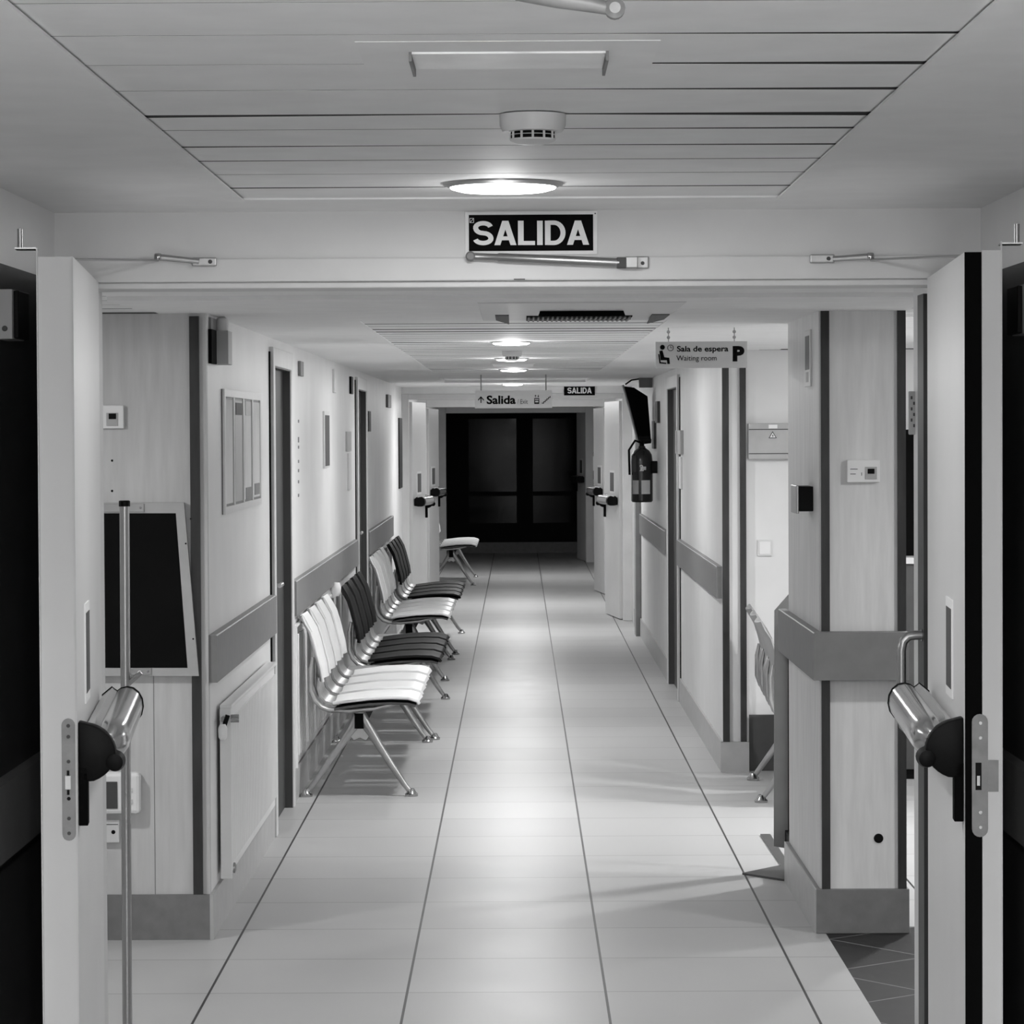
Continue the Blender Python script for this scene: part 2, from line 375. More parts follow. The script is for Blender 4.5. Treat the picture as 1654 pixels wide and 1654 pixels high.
# waiting room
st(B(1.14, 4.2, 15.44, 15.6, 0, CZ).build('wall_waiting', paint)); st(B(4.2, 4.4, 7.3, 15.6, 0, CZ).build('wall_waiting', paint))
st(B(1.14, 4.2, 15.42, 15.44, 0, .28).build('baseboard_shaded_waiting', mat('shaded_baseboard', 88, .5, spec=.2)))  # skirting made taller and darker to carry the shadow above it
st(B(1.4, 4.4, 7.2, 7.3, 0, 2.3).build('wall_waiting', paint))
# left baseboards, pier strip, rails
st(B(-4, XL-.0, 10.345, 10.36, 0, .152).build('baseboard_pier', base_m)); st(B(XL, XL+.012, 10.345, 12.97, 0, .152).build('baseboard_left', side_base))
st(B(XL, XL+.012, 14.08, 19.77, 0, .152).build('baseboard_left', side_base)); st(B(XL, XL+.012, 21.03, 27.0, 0, .152).build('baseboard_left', side_base))
st(B(-1.098, -1.066, 10.345, 10.36, .152, 2.09).build('trim_pier', wood_d))
for a, b in ((10.37, 12.93), (14.1, 19.6), (21.05, 25.1)): st(rail_prof(XL, -1, a, b).build('trim_rail', rail_m))
# stub wall right of the opening with a dark post
st(B(1.10, 1.16, 7.46, 8.62, 0, CZ).build('wall_right', paint)); st(B(1.075, 1.10, 8.22, 8.34, 0, 2.06).build('trim_post', wood_d))
# second, third and end door frames
def frame(n, y, xi0, xi1, zt, hz, depth=.14, wallmat=paint, xo0=-1.343, xo1=1.312):
    st(B(xo0, xo1, y+.01, y+depth-.01, hz, CZ+.05).build('wall_header', ceilp))
    m = MB(); m.box(xi0-.1, xi0, y, y+depth, 0, hz); m.box(xi1, xi1+.1, y, y+depth, 0, hz); m.box(xi0, xi1, y, y+depth, zt, hz)
    st(m.build('trim_%d' % n, framep, bevel=.004))
    m = MB(); m.box(xo0, xi0-.1, y+.02, y+depth-.02, 0, hz); m.box(xi1+.1, xo1, y+.02, y+depth-.02, 0, hz)
    st(m.build('wall_frame', wallmat))
frame(8, 27.7, -.98, .93, 1.99, 2.04); frame(9, 32.0, -.95, .90, 1.955, 2.03); frame(10, 40.1, -.94, .87, 1.94, 2.02)
for s, x in ((-1, -1.043), (1, 1.0)): st(B(x, x+s*.3, 27.84, 43.3, 0, CZ).build('wall_'+('left' if s < 0 else 'right'), paint))
# glazed dark end
g = bpy.data.materials.new('dark_glass'); g.use_nodes = True; gb = g.node_tree.nodes['Principled BSDF']
gb.inputs['Base Color'].default_value = (.004, .004, .004, 1); gb.inputs['Roughness'].default_value = .06; gb.inputs['Specular IOR Level'].default_value = .1
gz = g.node_tree.nodes.new('ShaderNodeTexNoise'); gz.inputs['Scale'].default_value = 2.5
gbm = g.node_tree.nodes.new('ShaderNodeBump'); gbm.inputs['Strength'].default_value = .08; g.node_tree.links.new(gz.outputs[0], gbm.inputs['Height']); g.node_tree.links.new(gbm.outputs[0], gb.inputs['Normal'])
st(B(-1.2, 1.2, 43.32, 43.5, 0, CZ).build('wall_end', wall_dark))
st(B(-1.043, 1.0, 43.28, 43.32, 0, .15).build('baseboard_end', base_m))
wn = st(B(-1.03, .99, 43.30, 43.315, .155, 2.05).build('window_1', g))
dkf = mat('dark_frame', 10, .6, spec=.15)
m = MB()
for x0, x1 in ((-1.04, -.70), (-.03, .20), (.80, 1.0)): m.box(x0, x1, 43.27, 43.30, .155, 2.05)
for z0, z1 in ((.155, .42), (.80, .86), (1.88, 2.05)): m.box(-1.04, 1.0, 43.275, 43.30, z0, z1)
m.build('window_frame', dkf, wn)

# ------------------------------------------------------------------ fire door leaves
def curve_pts(fn, n): return [fn(i/n) for i in range(n+1)]
def fire_leaf(n, hinge, free, s, zt=2.055, edge_m=edgep, near=False, plate=True):
    """leaf from hinge point to free point; s = +1 when the passage lies towards +x of the face"""
    H_ = Vector((hinge[0], hinge[1], 0)); Fp = Vector((free[0], free[1], 0)); u = (H_-Fp); L = u.length; u.normalize()
    nrm = Vector((u.y, -u.x, 0))
    if nrm.x*s < 0: nrm = -nrm
    def P(a, v, z): return Fp+u*a+nrm*v+Vector((0, 0, z))
    def slab(a0, a1, v0, v1, z0, z1):
        m = MB(); m.prism([P(a0, v0, z0), P(a1, v0, z0), P(a1, v1, z0), P(a0, v1, z0)], (0, 0, z1-z0)); return m
    T = .072
    d = st(slab(0.0, L, -T, 0, .008, zt).build('door_%d' % n, doorp))
    sgn = 'near' if near else 'far'
    # panic bar ------------------------------------------------
    a0 = .035
    zc = 1.055
    sec = [(.008, .040), (.020, .050), (.030, .058), (.036, .053), (.042, .049), (.050, .055), (.064, .058), (.078, .055), (.090, .045), (.098, .030), (.1, .012), (.096, -.006), (.086, -.020), (.070, -.026), (.040, -.026), (.008, -.02)]
    m = MB(); pts = [P(a0, 0, zc-.062)]
    pts += [P(a0, .076*math.cos(t), zc+.062*math.sin(t)-.003) for t in [math.radians(-66+i*132/14) for i in range(15)]]
    pts += [P(a0, 0, zc+.062)]
    hz = m.prism(pts, u*.045).build('bar_housing', black, d, bevel=.004, smooth=True)
    slab(a0, a0+.045, 0, .019, .905, zc-.03).build('bar_plate', blackm, d, bevel=.002)
    m = MB(); m.lathe(P(a0-.006, .073, zc-.022), u, [(0, .008), (.002, .017), (.03, .021), (.05, .021)], 20); m.build('knob', black, d, smooth=True)
    # pressed chrome profile: section in (v, z), swept along the leaf
    m = MB(); m.rings([[P(aa, .045+(v-.045)*k, zc+.012+(z-.012)*k) for v, z in sec] for aa, k in ((a0+.03, .5), (a0+.06, .84), (a0+.10, .96), (a0+.16, 1), (a0+.3, 1), (a0+.55, 1), (L-.14, 1))])
    m.build('push_bar', chrome, d, smooth=True, bevel=0)
    m = MB(); m.rings([[P(aa, .05+(v-.05)*k, zc+.014+(z-.014)*k) for v, z in sec] for aa, k in ((L-.14, 1.0), (L-.139, 1.05), (L-(.132 if near else .07), 1.05))]); m.build('bar_end', black, d)
    # instruction plate on the face
    ap = .30 if near else .35
    pl = slab(ap, ap+.17 if near else ap+.3, 0, .003, 1.13, 1.34).build('sticker', signw, d)
    slab(ap+.02, ap+.15 if near else ap+.26, .003, .004, 1.15, 1.32).build('sticker_print', darkg, pl)
    return d, P, u, nrm, L
d1, P1, u1, n1, L1 = fire_leaf(1, (-.985, 7.285), (-.892, 6.22), 1, near=True)
d2, P2, u2, n2, L2 = fire_leaf(2, (.962, 7.285), (.896, 6.22), -1, near=True)
# lock plates and rebates on the free edges
def onedge(P, v0, v1, z0, z1, t, name, m_, d, a=0, bev=0):
    m = MB(); m.prism([P(a-t, v0, z0), P(a, v0, z0), P(a, v1, z0), P(a-t, v1, z0)], (0, 0, z1-z0)); return m.build(name, m_, d, bevel=bev)
def round_plate(P, vc, hw, z0, z1, t, name, m_, d, a=0, n=8):
    pts = [P(a, vc+hw*math.cos(q), z1-hw+hw*math.sin(q)) for q in [math.pi*i/n for i in range(n+1)]]+[P(a, vc-hw*math.cos(q), z0+hw-hw*math.sin(q)) for q in [math.pi*i/n for i in range(n+1)]]
    return MB().prism(pts, P(-t, 0, 0)-P(0, 0, 0)).build(name, m_, d)
lp = round_plate(P1, -.0175, .0135, .88, 1.127, .002, 'lock_plate', plate_m, d1)
onedge(P1, -.024, -.013, .985, 1.012, .012, 'latch', white, lp, a=-.001)
for z in (1.017, .978): onedge(P1, -.021, -.016, z-.005, z+.005, .003, 'keeper', black, lp, a=-.001)
for z in (.895, .925, .965, 1.04, 1.09, 1.112):
    m = MB(); m.lathe(P1(-.0015, -.0175, z), P1(-1, 0, 0)-P1(0, 0, 0), [(0, .004), (.0015, .0035)], 12); m.build('screw', black if z == .965 else darkg, lp)
onedge(P1, -.0725, -.070, .008, 2.072, .014, 'rebate_strip', doorp, d1)
onedge(P1, -.003, .0, .008, 2.055, .006, 'edge_strip', edgep, d1)
# right leaf: dark rebate with lock plate, light outer strip
onedge(P2, -.034, 0.0, .008, 2.055, .001, 'rebate', blackm, d2)
onedge(P2, -.0725, -.034, .008, 2.058, .008, 'rebate_strip', doorp, d2, a=-.0)
onedge(P2, -.074, -.071, .008, 2.075, .012, 'edge_strip', doorp, d2, a=0)
lp = round_plate(P2, -.029, .016, .88, 1.128, .002, 'lock_plate', plate_m, d2, a=-.0085)
onedge(P2, -.032, -.020, .975, 1.03, .002, 'latch_slot', black, lp, a=-.010)
onedge(P2, -.028, -.022, .985, 1.005, .012, 'latch', chrome, lp, a=-.011)
onedge(P2, -.066, -.044, .972, 1.035, .004, 'strike', plate_m, d2, a=-.008)
for z in (.90, .93, 1.08, 1.11):
    m = MB(); m.lathe(P2(-.0105, -.030, z), P2(-1, 0, 0)-P2(0, 0, 0), [(0, .004), (.0015, .0035)], 12); m.build('screw', steel, lp)
# top brackets that stand on the leaves
def top_bracket(P, d, s):
    m = MB(); m.prism([P(-.012, -.072, 2.070), P(.05, -.072, 2.070), P(.05, -.115, 2.070), P(-.012, -.115, 2.070)], (0, 0, .003))
    m.cyl(P(.02, -.106, 2.072), P(.02, -.106, 2.112), .006)
    m.build('guide_bracket', steel, d, smooth=True)
top_bracket(P1, d1, 1); top_bracket(P2, d2, -1)
for n, hy, fy, hx, fx, s in ((6, 27.86, 28.78, -.955, -.86, 1), (7, 27.86, 28.78, .905, .80, -1), (8, 32.16, 33.0, -.93, -.85, 1), (9, 32.16, 33.0, .885, .80, -1), (10, 40.26, 41.2, .868, .775, -1)):
    fire_leaf(n, (hx, hy), (fx, fy), s, zt=1.97 if n < 8 else 1.94)

# ------------------------------------------------------------------ beam benches
def slot_profile():
    back = [(-1.026, .842), (-1.005, .805), (-.983, .766), (-.966, .71), (-.954, .662), (-.938, .60), (-.929, .536)]
    seat = [(-.870, .437), (-.80, .446), (-.70, .458), (-.60, .462), (-.52, .459), (-.478, .446), (-.470, .432)]
    frame_ = [(-.962, .655), (-.972, .60), (-.972, .50), (-.955, .455), (-.925, .423), (-.885, .408), (-.80, .404), (-.68, .415), (-.58, .436)]
    return back, seat, frame_
def bench(label, loc, slots, legs, cols, rz=0, pitch=.52, group='seat benches along the corridor', sm=None):
    t = thing('waiting_bench', label, 'bench', (0, 0, 0), 0, group)
    L = len(slots)*pitch
    back, seat, fr = slot_profile()
    B(-.772, -.727, -.02, L-.06, .318, .392).build('beam', blackm, t, bevel=.003)
    for i, k in enumerate(slots):
        y0 = i*pitch-.06; y1 = y0+pitch-.125
        if k == 't':
            MB().sheet([(-.93, .428), (-.70, .430), (-.49, .428)], .02, y0-.01, y1+.02, 0, 2).build('table_top', tabm, t, bevel=.004)
            for yq in (y0+.1, y1-.1): MB().tube([(-.88, yq, .40), (-.60, yq, .40)], .011).build('bracket', alu, t, smooth=True)
            continue
        c = cols[k]
        MB().sheet(back, .012, y0, y1, .022, 8, taper=[.80, .90, .96, 1, 1, .98, .94]).build('backrest', c, t, bevel=.004, smooth=True)
        MB().sheet(seat, .016, y0, y1, .012, 8, taper=[.94, .98, 1, 1, 1, .98, .95]).build('seat', c, t, bevel=.005, smooth=True)
        MB().sheet([(-.862, .414), (-.80, .425), (-.70, .437), (-.60, .441), (-.52, .438), (-.484, .428)], .010, y0-.022, y1+.022, .004, 4).build('seat_pan', darkg, t, smooth=True)
        for yq in (y0+.022, y1-.022):
            MB().tube([(x, yq, z) for x, z in fr], [.008, .011, .012, .013, .013, .012, .012, .011, .008], 10, flat=1.3).build('seat_frame', alu, t, smooth=True)
        # curved lower shell that joins back and seat
        el = [(-.941, .560), (-.946, .51), (-.935, .468), (-.910, .440), (-.872, .428), (-.84, .430)]
        MB().sheet(el, .010, y0+.02, y1-.02, .012, 8).build('seat_elbow', alu, t, smooth=True)
    for yl in legs:
        m = MB(); m.tube([(-.75, yl, .395), (-.775, yl, .33), (-.83, yl, .25), (-.90, yl, .15), (-.965, yl, .06), (-.995, yl, .02)], [.026, .026, .019, .016, .0135, .012], 12, flat=.9)
        lg = m.build('leg', alu, t, smooth=True)
        MB().lathe((-1.0, yl, 0), (0, 0, 1), [(0, .030), (.010, .031), (.018, .022), (.035, .013)], 18).build('foot', chrome, lg, smooth=True)
        m = MB(); m.tube([(-.748, yl, .395), (-.715, yl, .33), (-.665, yl, .25), (-.60, yl, .145), (-.54, yl, .055), (-.513, yl, .02)], [.026, .026, .019, .016, .0135, .012], 12, flat=.9)
        lg = m.build('leg', alu, t, smooth=True)
        MB().lathe((-.507, yl, 0), (0, 0, 1), [(0, .030), (.010, .031), (.018, .022), (.035, .013)], 18).build('foot', chrome, lg, smooth=True)
        m = MB(); m.prism([(-.800, yl-.012, .29), (-.775, yl-.012, .325), (-.772, yl-.012, .40), (-.727, yl-.012, .40), (-.720, yl-.012, .325), (-.695, yl-.012, .29), (-.72, yl-.012, .262), (-.748, yl-.012, .275), (-.775, yl-.012, .262)], (0, .024, 0))
        m.build('leg_bracket', alu, t, bevel=.003)
        B(-.770, -.729, yl-.035, yl-.012, .320, .390).build('beam_cap', blackm, t)
    # pivot: shift everything so that the rear foot line sits at the empty
    off = Vector((-.75, 0, 0))
    for c in t.children:
        c.data.transform(Matrix.Translation(-off))
        for g_ in c.children: g_.data.transform(Matrix.Translation(-off))
    t.location = Vector(loc)+off; t.rotation_euler = (0, 0, rz)
    return t
W, K, G = seatw, seatb, seatg
bench('row of four white seats with a table end, nearest the camera on the left', (0, 14.42, 0), 'wwwwt', (0, 2.50), {'w': W})
bench('bench of black seats standing directly behind the nearest white bench', (.035, 17.07, 0), 'kkkkt', (.0, 2.58), {'k': K})
bench('second white seat bench, standing past the black one', (-.002, 21.05, 0), 'wwww', (.04, 2.0), {'w': W})
bench('black seat bench beside the first pair of far door leaves', (.02, 23.56, 0), 'kkkkt', (.05, 2.5), {'k': K})
bench('farthest white seat bench, showing beyond the far door leaves', (-.0, 34.12, 0), 'wwww', (.04, 2.02), {'w': W})
bench('grey seat bench in the waiting room, half hidden by the sign stand', (2.09, 13.80, 0), 'ggg', (.3, 1.2), {'g': G}, rz=math.radians(-2), group=None)

# ------------------------------------------------------------------ lamps
def downlight(i, x, y, z, watts, r, side):
    labels = ['round glowing recessed ceiling lamp in the plank ceiling above the big exit sign', 'added unseen fill lamp in the vestibule ceiling, nearest behind the long flush light box',
              'added unseen fill lamp in the middle of the vestibule', 'added unseen fill lamp at the back end of the vestibule',
              'nearest round ceiling lamp beyond the beam, in the long plank ceiling', 'round ceiling lamp partly hidden behind the far smoke detector',
              'round ceiling lamp at the far edge of the plank ceiling', 'round ceiling lamp seen just above the hanging exit sign',
              'recessed ceiling lamp between the two far pairs of door leaves', 'added unseen fill lamp above the farthest dark stretch of floor',
              'recessed ceiling lamp of the waiting room, over its fuse box wall', 'recessed ceiling lamp of the waiting room, beside the pillar',
              'added unseen fill lamp of the side passage in front of the left pier', 'added unseen fill lamp of the side passage over the dark floor tiles']
    t = thing('ceiling_lamp', labels[i], 'lamp', (x, y, z), 0, 'round recessed ceiling lamps')
    MB().lathe((0, 0, .004), (0, 0, -1), [(0, r+.012), (.004, r+.012), (.008, r+.002), (.009, r)], 40).build('rim', steel, t, smooth=True)
    MB().lathe((0, 0, -.004), (0, 0, -1), [(0, r*.98), (.004, r*.96), (.009, r*.8), (.011, r*.3)], 40).build('diffuser', diff, t, smooth=True)
    ld = bpy.data.lights.new('ceiling_lamp_light', 'AREA'); ld.shape = 'DISK'; ld.size = r*2; ld.energy = watts
    lo = bpy.data.objects.new('ceiling_lamp_light', ld); COL.objects.link(lo); lo.location = (0, 0, -.02); lo.parent = t
    ld = bpy.data.lights.new('ceiling_lamp_glow', 'POINT'); ld.shadow_soft_size = .045; ld.energy = watts*side
    lo = bpy.data.objects.new('ceiling_lamp_glow', ld); COL.objects.link(lo); lo.location = (0, 0, -.07); lo.parent = t
for i, a in enumerate(DOWN): downlight(i, *a)

# ------------------------------------------------------------------ ceiling fittings
def detector(label, x, y, z, r=.055):
    t = thing('smoke_detector', label, 'smoke detector', (x, y, z), 0, 'smoke detectors')
    MB().lathe((0, 0, 0), (0, 0, -1), [(0, r), (.018, r*.99), (.028, r*.9), (.0285, r*.70)], 36).build('base', lightg, t, smooth=True)
    MB().lathe((0, 0, -.028), (0, 0, -1), [(0, r*.66), (.012, r*.66)], 36).build('vent', black, t)
    m = MB()
    for k in range(12):
        a = k*math.pi/6; m.cyl((r*.67*math.cos(a), r*.67*math.sin(a), -.027), (r*.67*math.cos(a), r*.67*math.sin(a), -.041), .0022, n=6)
    m.lathe((0, 0, -.033), (0, 0, -1), [(0, r*.68), (.001, r*.68)], 30)
    m.build('rib', lightg, t)
    MB().lathe((0, 0, -.040), (0, 0, -1), [(0, r*.70), (.003, r*.68), (.008, r*.45), (.009, r*.1)], 36).build('cap', lightg, t, smooth=True)
detector('large round smoke detector on the near plank ceiling', .026, 5.12, VZ+.002)
detector('small smoke detector in front of a lamp on the long plank ceiling', -.03, 15.5, CZ+.002, .05)
# recessed emergency luminaire
t = thing('emergency_light', 'long flush emergency light box in the near plank ceiling', 'lamp', (0, 0, 0))
a = at(665, 88, z=VZ); b_ = at(978, 88, z=VZ); c_ = at(978, 108, z=VZ)
m = MB(); m.box(a.x, b_.x, a.y, c_.y+.02, VZ+.0005, VZ+.01); m.build('diffuser', mat('luminaire_cover', 248, .4), t)
m = MB(); m.box(a.x-.004, a.x, a.y-.004, c_.y+.024, VZ-.010, VZ+.01); m.box(b_.x, b_.x+.004, a.y-.004, c_.y+.024, VZ-.010, VZ+.01); m.build('end_cap', midg, t)
p0 = at(573, 72, z=VZ); p1 = at(1066, 72, z=VZ)
B(p0.x, p1.x, p0.y, c_.y+.05, VZ+.0032, VZ+.0045).build('surround', slatm, t)
rehome(t, ((a.x+b_.x)/2, (a.y+c_.y)/2, VZ))
t = thing('emergency_light', 'thin flat light box between two lamps on the long plank ceiling', 'lamp', (-.03, 18.3, CZ))
B(-.12, .12, -.05, .05, -.018, 0).build('diffuser', white, t, bevel=.003); B(-.13, .13, -.06, .06, -.004, .003).build('surround', lightg, t)
# cassette air conditioner
p0 = at(770, 490, z=2.085); p1 = at(1108, 490, z=2.085); YF = 10.75
t = thing('air_conditioner', 'square ceiling air conditioner with black slot and open flaps', 'air conditioner', ((p0.x+p1.x)/2, (p0.y+YF)/2, 2.1))
hw = (p1.x-p0.x)/2; hl = (YF-p0.y)/2; ox, oy = t.location.x, t.location.y
m = MB(); m.prism([(-hw, -hl, -.016), (hw, -hl, -.016), (hw, hl, -.016), (-hw, hl, -.016)], (0, 0, .014)); m.build('panel', lightg, t, bevel=.006)
q0 = at(872, 503, z=2.084).x-ox; q1 = at(1006, 503, z=2.084).x-ox
MB().prism([(q0, 9.90-oy, -.016), (q1, 9.90-oy, -.016), (q1+.006, 9.88-oy, -.034), (q0-.006, 9.88-oy, -.034)], (0, .006, 0)).build('flap', black, t)
g0 = at(850, 515, z=2.084).x-ox; g1 = at(1016, 515, z=2.084).x-ox
B(g0, g1, 10.30-oy, 10.66-oy, -.020, -.014).build('grille', blackm, t)
m = MB(); n_ = 22
for k in range(n_): x = g0+(k+.5)*(g1-g0)/n_; m.box(x-.003, x+.003, 10.30-oy, 10.66-oy, -.024, -.019)
m.box(g0, g1, 10.46-oy, 10.48-oy, -.024, -.019); m.build('grille_bar', midg, t)
for xa, xb, k in ((800, 822, 1), (1050, 1078, -1)):
    a = at(xa, 510, z=2.084).x-ox; b_ = at(xb, 510, z=2.084).x-ox
    MB().prism([(a, 10.2-oy, -.015), (b_, 10.2-oy, -.015), (b_, 10.6-oy, -.03 if k > 0 else -.016), (a, 10.6-oy, -.016 if k > 0 else -.03)], (0, 0, -.004)).build('flap', darkg, t)
# blurred hanging arm at the very top
t = thing('hanging_bracket', 'metal arm with a rounded tip at the top of the view', 'bracket')
a = at(835, -14, y=3.3)
m = MB(); m.tube([a, at(900, -2, y=3.3), at(950, 6, y=3.3), at(985, 14, y=3.3)], [.010, .010, .009, .007], 12); m.build('arm', plate_m, t, smooth=True)
MB().lathe(at(993, 14, y=3.3)+Vector((0, -.01, 0)), (0, 1, 0), [(0, .006), (.004, .011), (.018, .011), (.022, .006)], 16).build('tip', plate_m, t, smooth=True)
m = MB(); m.cyl((a.x, 3.3, a.z), (a.x, 3.3, VZ+.005), .008); m.build('stem', steel, t, smooth=True)
rehome(t, (a.x, 3.3, VZ))

# ------------------------------------------------------------------ header hardware and signs
def rect_on(px0, py0, px1, py1, y):
    a = at(px0, py0, y=y); b = at(px1, py1, y=y); return a.x, b.x, b.z, a.z
x0, x1, z0, z1 = rect_on(751, 342, 965, 411, YB)
t = thing('exit_sign', 'large black SALIDA exit sign with white border on the beam above the near doors', 'sign', ((x0+x1)/2, YB, (z0+z1)/2))
w_, h_ = (x1-x0)/2, (z1-z0)/2
B(-w_, w_, -.004, -.0005, -h_, h_).build('backing', signw, t, bevel=.001)
B(-w_+.009, w_-.010, -.0055, -.004, -h_+.009, h_-.008).build('face', ink, t)
block_word('SALIDA', -.001, .0, 2*w_-.040, .057, -.0072, signw, t)
m = MB(); s_ = .005
for q in ((-w_+.016, h_-.016, .012, .0012), (-w_+.016, h_-.026, .012, .0012)): m.box(q[0]-.005, q[0]+.005, -.0065, -.0055, q[1]-.0006, q[1]+.0006)
for q in (-w_+.0115, -w_+.0205): m.box(q-.0006, q+.0006, -.0065, -.0055, h_-.026, h_-.016)
m.prism([(-w_+.0115, -.0065, h_-.0255), (-w_+.013, -.0065, h_-.0255), (-w_+.021, -.0065, h_-.0165), (-w_+.0195, -.0065, h_-.0165)], (0, .001, 0))
m.build('small_mark', signw, t)
MB().lathe((w_-.005, -.004, h_-.006), (0, -1, 0), [(0, .0018), (.001, .0012)], 10).build('pin', darkg, t)
# sloping selector bar on the header
t = thing('door_selector', 'long round metal bar with a hinge bracket under the large exit sign', 'door fitting')
a = at(760, 414, y=YB-.035); b_ = at(1000, 424, y=YB-.035)
m = MB(); m.tube([a, a.lerp(b_, .18), a.lerp(b_, .19), b_], [.0085, .0085, .0105, .0105], 16); m.build('rod', steel, t, smooth=True)
MB().lathe(a-Vector((0, .012, 0)), (0, 1, 0), [(0, .008), (.004, .0115), (.02, .0115), (.024, .008)], 20).build('cap', midg, t, smooth=True)
q0 = at(1000, 416, y=YB-.03); q1 = at(1013, 433, y=YB-.03)
B(q0.x-.006, q1.x, YB-.045, YB-.015, q1.z, q0.z).build('clevis', darkg, t, bevel=.002)
q0 = at(1010, 415, y=YB-.03); q1 = at(1030, 433, y=YB-.03)
B(q0.x, q1.x, YB-.045, YB-.012, q1.z, q0.z).build('hinge_block', alu, t, bevel=.002)
q0 = at(1026, 414, y=YB-.013); q1 = at(1048, 434, y=YB-.013)
B(q0.x, q1.x, YB-.02, YB-.012, q1.z, q0.z).build('foot_plate', alu, t, bevel=.003)
c = at(1038, 425, y=YB-.02); MB().lathe(c, (0, -1, 0), [(0, .0045), (.003, .004)], 14).build('screw', darkg, t)
rehome(t, (b_.x, YB-.012, b_.z))
def closer(label, pts, tip, mount):
    t = thing('door_closer_arm', label, 'door closer')
    P_ = [at(x, y, y=YB-.03) for x, y in pts]
    m = MB(); m.tube(P_, [.0075, .006], 10, flat=.6); m.build('arm', steel, t, smooth=True)
    MB().lathe(P_[0]+Vector((0, 0, -.009)), (0, 0, 1), [(0, .007), (.003, .009), (.014, .009), (.017, .007)], 18).build('pivot', chrome, t, smooth=True)
    m = MB(); m.tube([P_[0]+Vector((0, 0, -.008)), Vector(tip)], .0028, 8); m.build('rod', steel, t, smooth=True)
    a = at(*mount[0], y=YB-.02); b = at(*mount[1], y=YB-.02)
    pl = B(a.x, b.x, YB-.028, YB-.012, b.z, a.z).build('mount', alu, t, bevel=.003)
    MB().lathe(((a.x*.25+b.x*.75), YB-.028, (a.z+b.z)/2), (0, -1, 0), [(0, .005), (.003, .004)], 12).build('screw', darkg, pl)
    rehome(t, ((a.x+b.x)/2, YB-.012, (a.z+b.z)/2))
closer('folding closer arm between the frame header and the left door leaf', [(255, 415), (322, 422)], P1(.22, -.03, 2.062), ((310, 416), (350, 430)))
closer('folding closer arm between the frame header and the right door leaf', [(1406, 414), (1345, 418)], P2(.25, -.03, 2.062), ((1308, 411), (1348, 425)))
# little scuff of plaster damage on the frame header
st(B(at(830, 451, y=YB-.012).x, at(848, 451, y=YB-.012).x, YB-.0135, YB-.012, 2.0565, 2.059).build('trim_scuff', darkg))

# hold-open magnets behind the leaves
for s, lab in ((-1, 'left'), (1, 'right')):
    t = thing('door_magnet', 'light box with black face high on the dark wall, behind the %s door leaf' % lab, 'door magnet', (s*1.09, 6.545, 1.95), 0, 'door holding magnets')
    B(0, -s*.036, -.085, .07, -.052, .052).build('housing', signg, t, bevel=.002)
    B(-s*.036, -s*.046, -.065, .075, -.050, .050).build('magnet_plate', black, t, bevel=.002)
    MB().lathe((-s*.02, -.085, -.03), (0, -1, 0), [(0, .006), (.002, .005)], 14).build('button', darkg, t)

# ------------------------------------------------------------------ left pier
YP = 10.36
# folded wall table: light tapered frame around a dark board
t = thing('folding_wall_board', 'dark board in a light tapered frame hung on the left pier', 'board')
TL, TR = at(60, 812, y=YP-.03), at(297, 812, y=YP-.03); BL, BR = at(60, 1092, y=YP-.03), at(321, 1092, y=YP-.03)
iTL, iTR, iBL, iBR = at(60, 829, y=YP-.03), at(284, 829, y=YP-.03), at(60, 1079, y=YP-.03), at(303, 1079, y=YP-.03)
m = MB()
for q in ((TL, TR, iTR, iTL), (TR, BR, iBR, iTR), (BR, BL, iBL, iBR)): m.prism([p for p in q], (0, .028, 0))
m.build('frame', mat('pale_timber', 178, .5, noise=.08, scale=5), t)
MB().prism([iTL+Vector((0, .006, 0)), iTR+Vector((0, .006, 0)), iBR+Vector((0, .006, 0)), iBL+Vector((0, .006, 0))], (0, .02, 0)).build('board', boardm, t)
for (a, b) in (((150, 814), (233, 827)), ((205, 1079), (245, 1090))):
    x0, x1, z0, z1 = rect_on(*a, *b, YP-.03); pl = B(x0, x1, YP-.034, YP-.030, z0, z1).build('hinge_plate', steel, t, bevel=.001)
    MB().lathe((x1-.012, YP-.034, (z0+z1)/2), (0, -1, 0), [(0, .004), (.002, .003)], 10).build('screw', chrome, pl)
for px, py in ((308, 838), (300, 878), (312, 1032)):
    c = at(px, py, y=YP-.03); MB().lathe(c, (0, -1, 0), [(0, .003), (.0015, .0025)], 10).build('screw', black, t)
rehome(t, (-1.35, YP, 1.15))
